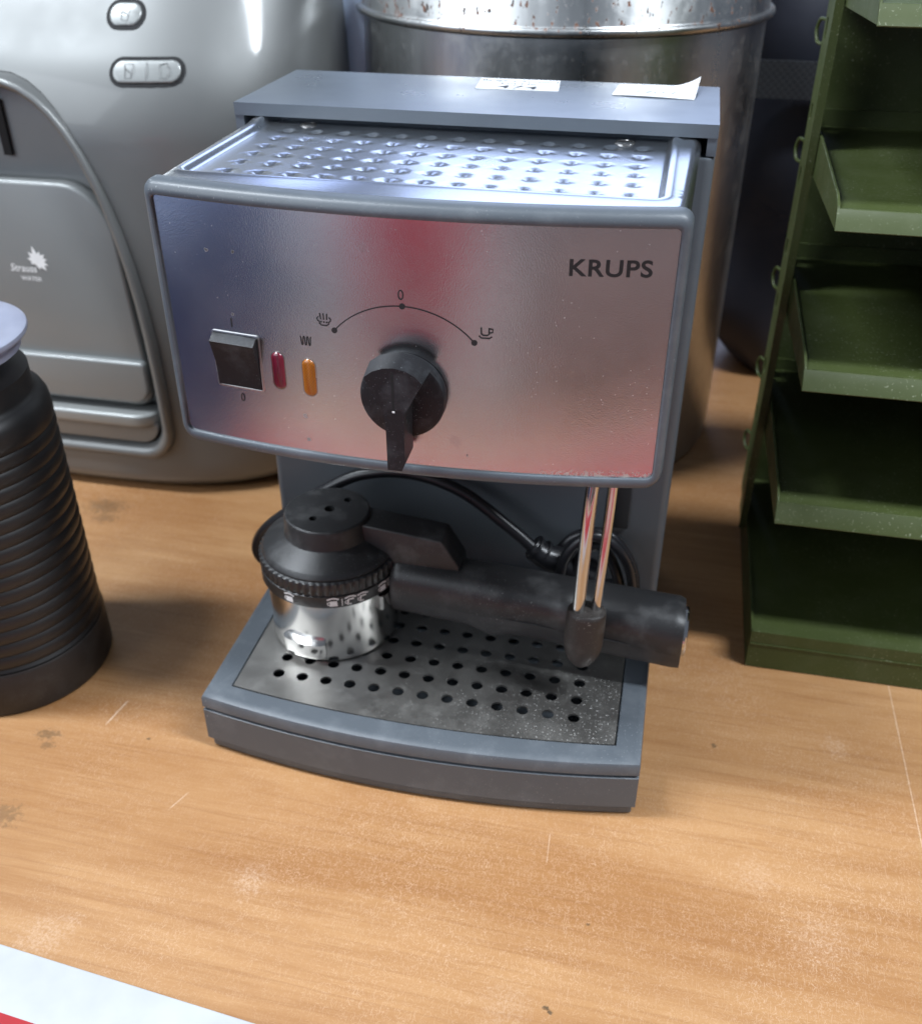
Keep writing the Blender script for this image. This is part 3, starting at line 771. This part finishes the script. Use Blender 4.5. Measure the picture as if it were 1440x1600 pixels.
def arch(cxa, hw, z0, z1, rb, k=.0, n=28):
    """bay outline: flat foot with rounded corners, pointed-round top"""
    pts = [(cxa-hw+rb-rb*math.cos(math.pi/2*i/6)*1, z0+rb-rb*math.sin(math.pi/2*i/6)) for i in range(7)]
    pts += [(cxa+hw-rb+rb*math.sin(math.pi/2*i/6), z0+rb-rb*math.cos(math.pi/2*i/6)) for i in range(7)]
    h = z1-z0-rb
    for i in range(1, n):
        a = math.pi*i/n; x = math.cos(a); y = math.sin(a)
        pts.append((cxa+hw*(abs(x)**.82)*math.copysign(1, x), z0+rb+h*(abs(y)**.80)))
    return pts
cut_bm = prism_bm(arch(-285, 76, 27, 258, 20), 150, 222, 'y')
bmesh.ops.recalc_face_normals(cut_bm, faces=cut_bm.faces)
cme = bpy.data.meshes.new('cut'); cut_bm.to_mesh(cme); cut_bm.free(); cme.transform(Matrix.Scale(S, 4))
cut_o = bpy.data.objects.new('cut', cme); C.objects.link(cut_o)
md = body_o.modifiers.new('bay', 'BOOLEAN'); md.operation = 'DIFFERENCE'; md.solver = 'EXACT'; md.object = cut_o
bpy.context.view_layer.update()
res = bpy.data.meshes.new_from_object(body_o.evaluated_get(bpy.context.evaluated_depsgraph_get()))
bpy.data.objects.remove(body_o); bpy.data.objects.remove(cut_o)
bm = bmesh.new(); bm.from_mesh(res)
es = [e for e in bm.edges if len(e.link_faces) == 2 and e.calc_face_angle(0) > math.radians(45)]
bm.to_mesh(res); bm.free(); res.name = 'body'
link('body', res, M['silver'], wd, 30)
# bay lining: back panel, flap, ledge
finish('bay_surround', prism_bm(arch(-285, 75.0, 28.4, 256.6, 19.4), 218.8, 221.5, 'y', .3, 1), M['silver2'], wd)
bp_ = finish('bay_panel', prism_bm(rrect(-360, -221.5, 62, 200, (12, 12, 30, 30), 8), 209, 219, 'y', 2.2, 4), M['silver2'], wd)
# the panel narrows towards the top like the bay
for v in bp_.data.vertices:
    z = v.co.z/S; cxp = -285*S
    if z > 100: v.co.x = cxp+(v.co.x-cxp)*(1-.14*((z-100)/100)**1.3)
finish('bay_flap', prism_bm(rrect(-358, -221, 66, 94, (12, 12, 3, 3), 6), 204.5, 210.5, 'y', 1.6, 3), M['silver2'], wd)
ao, ai = arch(-285, 75.6, 27.4, 257.6, 19.8), arch(-285, 67.0, 37.5, 250, 15)
def mixl(k, y): return [(a[0]+(b_[0]-a[0])*k, y, a[1]+(b_[1]-a[1])*k) for a, b_ in zip(ao, ai)]
finish('bay_frame', loft_bm([mixl(0, 221), mixl(0, 203.5), mixl(.12, 201.6), mixl(.3, 201.0), mixl(.55, 201.8), mixl(.8, 205), mixl(1, 212), mixl(1, 219)], False, False), M['silver'], wd, 50)
finish('drip_ledge', prism_bm(rrect(-351, -218.5, 198.5, 219, (14, 14, 2, 2), 6), 51.5, 60, 'z', 3.2, 4), M['silver3'], wd)
finish('ledge_front', prism_bm(rrect(-350, -219.5, 37.6, 52, (13, 13, 1, 1), 6), 205, 219, 'y', .8, 2), M['silver2'], wd)
finish('spout_slot', box_bm(-291, -286, 216.6, 218.6, 212, 242, .4, 1), M['void'], wd)
# pill buttons in dark wells on the sloping brow
def front_at(x, z):
    L = disp_loop(z, 720); c = [p for p in L if p[1] < 330]; return min(c, key=lambda p: abs(p[0]-x))[1]
def on_brow(x, z, off):
    y = front_at(x, z); dz = 1.0; s = (front_at(x, z+dz)-y)/dz; sx2 = (front_at(x+1, z)-front_at(x-1, z))/2
    nrm = Vector((sx2, -1, s)).normalized(); return tuple(Vector((x, y, z))+nrm*off)
def pill(cxp, czp, w, h, label, marks):
    well = loft_bm([[on_brow(x, z, o) for x, z in rrect(cxp-w-g, cxp+w+g, czp-h-g*.8, czp+h+g*.8, h+g*.8, 8, 12)] for g, o in ((1.5, -.8), (1.5, .35), (.0, .35))], False, True)
    wl = finish('button_well', well, M['void'], wd, 40)
    btn = loft_bm([[on_brow(x, z, o) for x, z in rrect(cxp-w-g, cxp+w+g, czp-h-g, czp+h+g, h+g, 8, 12)] for g, o in ((-.5, -.2), (-.5, .7), (-.9, 1.1), (-1.5, 1.3))], False, True)
    bo = finish('button', btn, M['silver3'], wd, 50); bo['label'] = label
    bmx = bmesh.new(); fm = lambda x, z: on_brow(x, z, 1.42)
    for kind, ox in marks:
        if kind == 'glass': stroke_faces(bmx, [(cxp+ox-2.3, czp+3.2), (cxp+ox+2.3, czp+3.2), (cxp+ox+1.7, czp-3.2), (cxp+ox-1.7, czp-3.2)], .35, fm, True); stroke_faces(bmx, [(cxp+ox-2.1, czp+1.4), (cxp+ox, czp+.2), (cxp+ox+1.8, czp-1.2)], .3, fm)
        if kind == 'jug': stroke_faces(bmx, [(cxp+ox-2.6, czp+3), (cxp+ox+1.4, czp+3.4), (cxp+ox+1.6, czp+2), (cxp+ox+3.0, czp+1.6), (cxp+ox+2.8, czp-1.4), (cxp+ox+1.7, czp-1.8), (cxp+ox+1.5, czp-3.2), (cxp+ox-2.0, czp-3.2)], .35, fm, True)
        if kind == 'bar': stroke_faces(bmx, [(cxp+ox, czp-h*.75), (cxp+ox, czp+h*.75)], .45, fm)
    finish('button_print', bmx, flat('grey_print', (.12, .12, .12), .6), bo, 0)
pill(-212.0, 284.0, 9.0, 5.6, 'upper single pill button with a glass symbol', [('glass', 0)])
pill(-197.0, 258.5, 18.0, 5.6, 'lower double pill button split by a line', [('glass', -9), ('bar', 0), ('jug', 9)])
# printed emblem: a burst of petals over two lines of lettering
bm = bmesh.new(); onb = lambda x, z: (x, 208.85, z); ex, ez = -280.5, 153.5
disc_faces(bm, (ex, ez), 3.4, onb)
for k, (ang, ln) in enumerate(((100, 9.0), (135, 7.0), (65, 6.4), (35, 7.0), (8, 7.0), (-22, 7.4), (-48, 8.0), (-80, 5.6), (172, 6.2), (205, 5.0))):
    a = math.radians(ang); d = Vector((math.cos(a), math.sin(a))); nn = Vector((-d.y, d.x)); e0 = Vector((ex, ez))
    poly_faces(bm, [tuple(e0+nn*1.5), tuple(e0+d*ln*.6+nn*1.25), tuple(e0+d*ln), tuple(e0+d*ln*.6-nn*1.25), tuple(e0-nn*1.5)], lambda x, z, k=k: (x, 208.8-.012*k, z))
text_faces(bm, 'Strauss', -291, 146.0, 4.6, onb, .06, 'CENTER', .25, .95); text_faces(bm, 'WATER', -287, 140.6, 2.6, onb, .04, 'CENTER', 0, 1.1)
finish('emblem_print', bm, M['white_ink'], bp_, 0)
adopt(wd)

# ------------------------------------------------------------------ galvanised drum with a lidded top
gd = thing('steel_drum', 'large round galvanised steel bin with rust-spotted lid behind the coffee machine', 'metal bin', (3.9, 381, 0))
def galv(name, rust):
    t = NT(name)
    ang = t.coords((1, 1, .12)); n = t.noise(26, 4, .6, ang)
    c = t.mix(t.ramp(n, .35, .68), (.44, .45, .45), (.62, .63, .63))
    haze = t.ramp(t.noise(50, 6, .7), .5, .75); c = t.mix(t.math('MULTIPLY', haze, .45), c, (.55, .55, .53))
    r = t.ramp(n, .3, .7, .26, .38)
    sp = t.math('MULTIPLY', t.ramp(t.noise(1, 3, .6, t.coords((330, 330, 190))), .60, .64), rust)
    col = t.mix(t.ramp(t.noise(300, 2), .4, .6), (.04, .03, .026), (.15, .055, .025))
    c = t.mix(sp, c, col); r2 = t.math('ADD', t.math('ADD', r, t.math('MULTIPLY', haze, .15)), t.math('MULTIPLY', sp, .4))
    t.setin(t.p, 'Metallic', t.math('SUBTRACT', 1.0, t.math('MULTIPLY', sp, .9)))
    t.bump(t.noise(40, 4), .12, .001)
    return t.out(c, r2)
R = 123.9
finish('drum_wall', lathe_bm([(118, .5), (121, 1), (122, 4), (121.5, 10), (R-1.2, 12), (R-1.2, 276), (R-3, 277)], (3.9, 381), 128), galv('galvanised_steel', .08), gd, 40)
dl = [(R-.9, 276.8)] + [(R+1.2+2.0*math.cos(math.radians(a)), 279.3+2.2*math.sin(math.radians(a))) for a in range(-110, 111, 20)] + [(R-.2, 282.2), (R-.4, 296), (R-2, 298), (R-6, 298.4), (60, 298.8), (2, 299)]
finish('drum_lid', lathe_bm(dl, (3.9, 381), 128), galv('rusty_galvanised_lid', 1.0), gd, 40)
adopt(gd)

# ------------------------------------------------------------------ pale blue canister between dispenser and drum
bc = thing('blue_canister', 'pale blue smooth cylinder standing between the silver dispenser and the steel bin', 'canister', (-116, 372, 0))
finish('canister_body', lathe_bm([(20, .5), (23, 1), (24, 3), (24, 300), (22, 303), (12, 304)], (-117, 362), 64), plastic('pale_blue_plastic', (.50, .60, .78), .3, 600, .03), bc)
finish('canister_cap', lathe_bm([(12.6, 303), (12.8, 318), (11.5, 320), (2, 320.3)], (-117, 362), 40), plastic('white_cap_plastic', (.6, .62, .65), .4, 600, .03), bc)
adopt(bc)

# ------------------------------------------------------------------ dark bag behind
bg_ = thing('travel_bag', 'dark navy fabric bag with webbing strap standing behind the green rack', 'bag', (250, 520, 0))
rnd = random.Random(3)
def bag_pt(u, vv):   # u around, vv height 0..1
    an = 2*math.pi*u; ca, sa = math.cos(an), math.sin(an); e = 3.2
    q = (abs(ca)**e+abs(sa)**e)**(-1/e)
    prof = (1-abs(2*vv-1)**6*.22)
    fold = 4.0*math.sin(ca*9+vv*7)+3.0*math.sin(ca*21-vv*13+1)+2.5*math.sin(vv*19+ca*5)
    x = 285+172*q*ca*prof; y = 520+72*q*sa*prof + (fold if sa < 0 else 0)
    return (x, y, 1+vv*380)
bm = loft_bm([[bag_pt(k/110, j/40) for k in range(110)] for j in range(41)])
t = NT('navy_nylon'); c = t.mix(t.ramp(t.noise(20, 3), .3, .7), (.011, .013, .022), (.020, .022, .034)); t.bump(t.noise(1500, 2), .3, .0005); M['nylon'] = t.out(c, .55)
finish('bag_body', bm, M['nylon'], bg_, 60)
t = NT('webbing'); w = t.node('ShaderNodeTexChecker'); w.inputs['Scale'].default_value = 420; t.l.new(t.coords((1, 0, 1)), w.inputs['Vector'])
c = t.mix(t.math('MULTIPLY', w.outputs['Fac'], .7), (.010, .011, .014), (.024, .026, .03)); t.bump(w.outputs['Fac'], .5, .0008); M['web'] = t.out(c, .65)
finish('webbing_strap', box_bm(126, 300, 437.5, 441, 219, 242.5, .8, 2), M['web'], bg_)
adopt(bg_)

# ------------------------------------------------------------------ green stacking tray rack
rk = thing('tray_rack', 'dark green metal rack of stacked shallow trays at the right edge of the table', 'tray rack', (300, 200, 0))
def green():
    t = NT('olive_green_enamel'); c = t.mix(t.ramp(t.noise(25, 3), .3, .7), (.040, .054, .013), (.047, .063, .016))
    d = t.math('MULTIPLY', t.ramp(t.noise(900, 1), .66, .74), t.ramp(t.noise(16, 3), .4, .65, .1, .7)); film = t.ramp(t.noise(45, 5, .6), .45, .75, 0, .05)
    c = t.mix(t.math('MAXIMUM', d, film), c, (.34, .36, .26)); t.bump(t.noise(700, 2), .05, .0003)
    return t.out(c, t.ramp(t.noise(40, 4), .3, .7, .46, .58), 0.0, .4)
M['green'] = green()
X0, X1, YF, YB = 150.0, 420.0, 112.0, 270.0
def tray(zb, lip):
    bm = box_bm(X0+1, X1-1, YF+5, YB, zb+lip-1.9, zb+lip-.7, .2, 1)                       # floor
    merge(bm, prism_bm([(YF, zb), (YF+1.3, zb-.4), (YF+6.4, zb+lip-1.0), (YF+6.0, zb+lip-.4), (YF+5.0, zb+lip-.4)], X0, X1, 'x', .3, 1))                                    # front lip
    for xs in (X0, X1-1.3):
        side = [(YF+.4, zb+.2), (YF+5.6, zb+lip+.4), (YF+15, zb+lip+3.2), (238, zb+15.5), (268, zb+15.5), (268, zb-5), (215, zb-5)]
        merge(bm, prism_bm(side, xs, xs+1.3, 'x', .3, 1))
    merge(bm, box_bm(X0+1, X1-1, YB-1.2, YB, zb, zb+16, .3, 1))
    return bm
for zb, lip in ((230.2, 8.2), (159.5, 8.6), (89.8, 9.6), (304.5, 7.5)):
    finish('tray', tray(zb, lip), M['green'], rk)
bm = box_bm(X0, X1, YF, YF+1.4, 0.5, 23.6, .6, 2)
merge(bm, box_bm(X0+.8, X1-.8, YF+.6, YB, 20.4, 21.6, .3, 1)); merge(bm, box_bm(X0, X0+1.3, YF+.8, YB, .5, 23.6, .4, 1)); merge(bm, box_bm(X1-1.3, X1, YF+.8, YB, .5, 23.6, .4, 1))
merge(bm, box_bm(X0+.6, X1-.6, YF-.5, YF+.4, 15.5, 16.1, .2, 1))
finish('rack_base', bm, M['green'], rk)
for xs in (X0-2.0, X1+.4):
    # slotted uprights: a flat strip with a folded edge, real slots and pressed loops
    outer = rrect(214, 262, 20, 330, 2, 3); slots = [rrect(249, 255.5, zc-5, zc+5, 3, 5) for zc in (286, 247, 216, 178, 147, 108, 78)]
    v, f = cdt(outer, slots)
    bm = bmesh.new(); A = [bm.verts.new((xs, y, z)) for y, z in v]; Bv = [bm.verts.new((xs+1.6, y, z)) for y, z in v]
    for t_ in f: bm.faces.new([A[i] for i in t_]); bm.faces.new([Bv[i] for i in reversed(t_)])
    ed = {(t_[i], t_[(i+1) % 3]) for t_ in f for i in range(3)}
    for i, j in ed:
        if (j, i) not in ed: bm.faces.new((A[j], A[i], Bv[i], Bv[j]))
    up_ = finish('upright', bm, M['green'], rk, 30)
    finish('folded_edge', box_bm(xs-2.4, xs+1.5, 213, 214.4, 20, 330, .4, 2), M['green'], up_)
    for zc in (283, 226, 156, 101, 52):
        finish('pressed_loop', tube_bm([(xs+.5, 262, zc+5.5), (xs-1.6, 268, zc+5), (xs-2.4, 271, zc), (xs-1.6, 268, zc-5), (xs+.5, 262, zc-5.5)], .9, 8), M['green'], up_)
finish('back_panel', box_bm(X0+2, X1-2, YB+.5, YB+1.8, .5, 330, .3, 1), M['green'], rk)
adopt(rk)

# ------------------------------------------------------------------ printed card, front left corner
k_ = thing('printed_card', 'white bordered card with a red field lying at the front left corner of the table', 'card', (-120, -150, 0))
ang = math.atan2(-124.0+114.8, -27.9+137.9)
def rotp(x, y): return (-137.9+x*math.cos(ang)-y*math.sin(ang), -114.8+x*math.sin(ang)+y*math.cos(ang))
finish('card_sheet', prism_bm([rotp(*p) for p in ((-160, -150), (560, -150), (560, -.6), (-160, -.6))], .4, 2.4, 'z', .3, 1), flat('white_card', (.44, .45, .465), .5), k_)
finish('red_field', prism_bm([rotp(*p) for p in ((-140, -130), (540, -130), (540, -24), (-140, -24))], 2.0, 2.55, 'z'), flat('red_print', (.34, .008, .014), .65), k_, 0)
adopt(k_)

# ------------------------------------------------------------------ stand-ins out of view, made up for what the steel reflects
rc = thing('reflection_plinth', 'added low plinth out of view, holding coloured blocks for the steel to reflect', 'reflection stand-in', (0, -900, -900))  # plinth added out of view only to carry the reflected colour blocks
finish('plinth_top', box_bm(-420, 60, -1100, -550, -110, -85, 4, 2), flat('pale_plinth', (.5, .46, .44), .5), rc)
finish('plinth_front', box_bm(-410, 50, -1090, -565, -900, -110, 3, 2), flat('rose_plinth_front', (.40, .33, .31), .6), rc)
adopt(rc)
def padded(x0, x1, y0, y1, z0, z1, m, name, label, cat):
    n = 120; per = rrect(x0, x1, y0, y1, 40, 6, 20); loops = []
    for k in range(17):
        t = k/16; w = 1-.18*abs(2*t-1)**4; mx, my = (x0+x1)/2, (y0+y1)/2
        loops.append([(mx+(x-mx)*w+6*math.sin(i*.35+k), my+(y-my)*w+6*math.sin(i*.4+k*.7), z0+(z1-z0)*t) for i, (x, y) in enumerate(per)])
    return tag(finish(name, loft_bm(loops), m, None, 60), label, cat)
padded(-240, -50, -860, -560, -60, 190, flat('red_block_matte', (.62, .05, .08), .8), 'red_reflection_block', 'added red block out of view, stands in for a person in red', 'cushion')  # added for the red in the panel; stands for a person in red
padded(-460, -255, -900, -600, -84, 150, flat('white_block_matte', (.70, .72, .76), .8), 'white_reflection_block', 'added pale block out of view, gives the steel a bright band to reflect', 'cushion')  # added reflector for the panel's pale band, in place of a pale wall
sb = thing('dark_reflection_box', 'added dark blue box out of view, darkens the lower left reflection in the steel', 'box', (-430, -190, 0))  # box added off frame to darken the panel's lower left reflection
finish('box_body', prism_bm(rrect(-560, -305, -325, -70, 14, 5), .5, 150, 'z', 2, 2), flat('dark_slate_box', (.022, .042, .11), .5), sb)
finish('box_lid', prism_bm(rrect(-564, -301, -328, -66, 16, 5), 146, 164, 'z', 3, 2), flat('dark_slate_lid', (.025, .048, .12), .5), sb)
adopt(sb)
padded(-1600, -490, -1150, -430, -899, 330, flat('navy_block_matte', (.03, .07, .22), .7), 'blue_reflection_block', 'added dark blue block out of view, colours the left reflection in the steel', 'bale')  # added off frame so the panel reflects dark blue at its left
padded(50, 640, -900, -420, -899, 30, flat('maroon_block_matte', (.13, .075, .065), .7), 'maroon_reflection_block', 'added dark maroon block out of view, stands in for dark clothes of a person', 'bale')  # added stand-in for a person's dark clothes, reflected low right in the panel
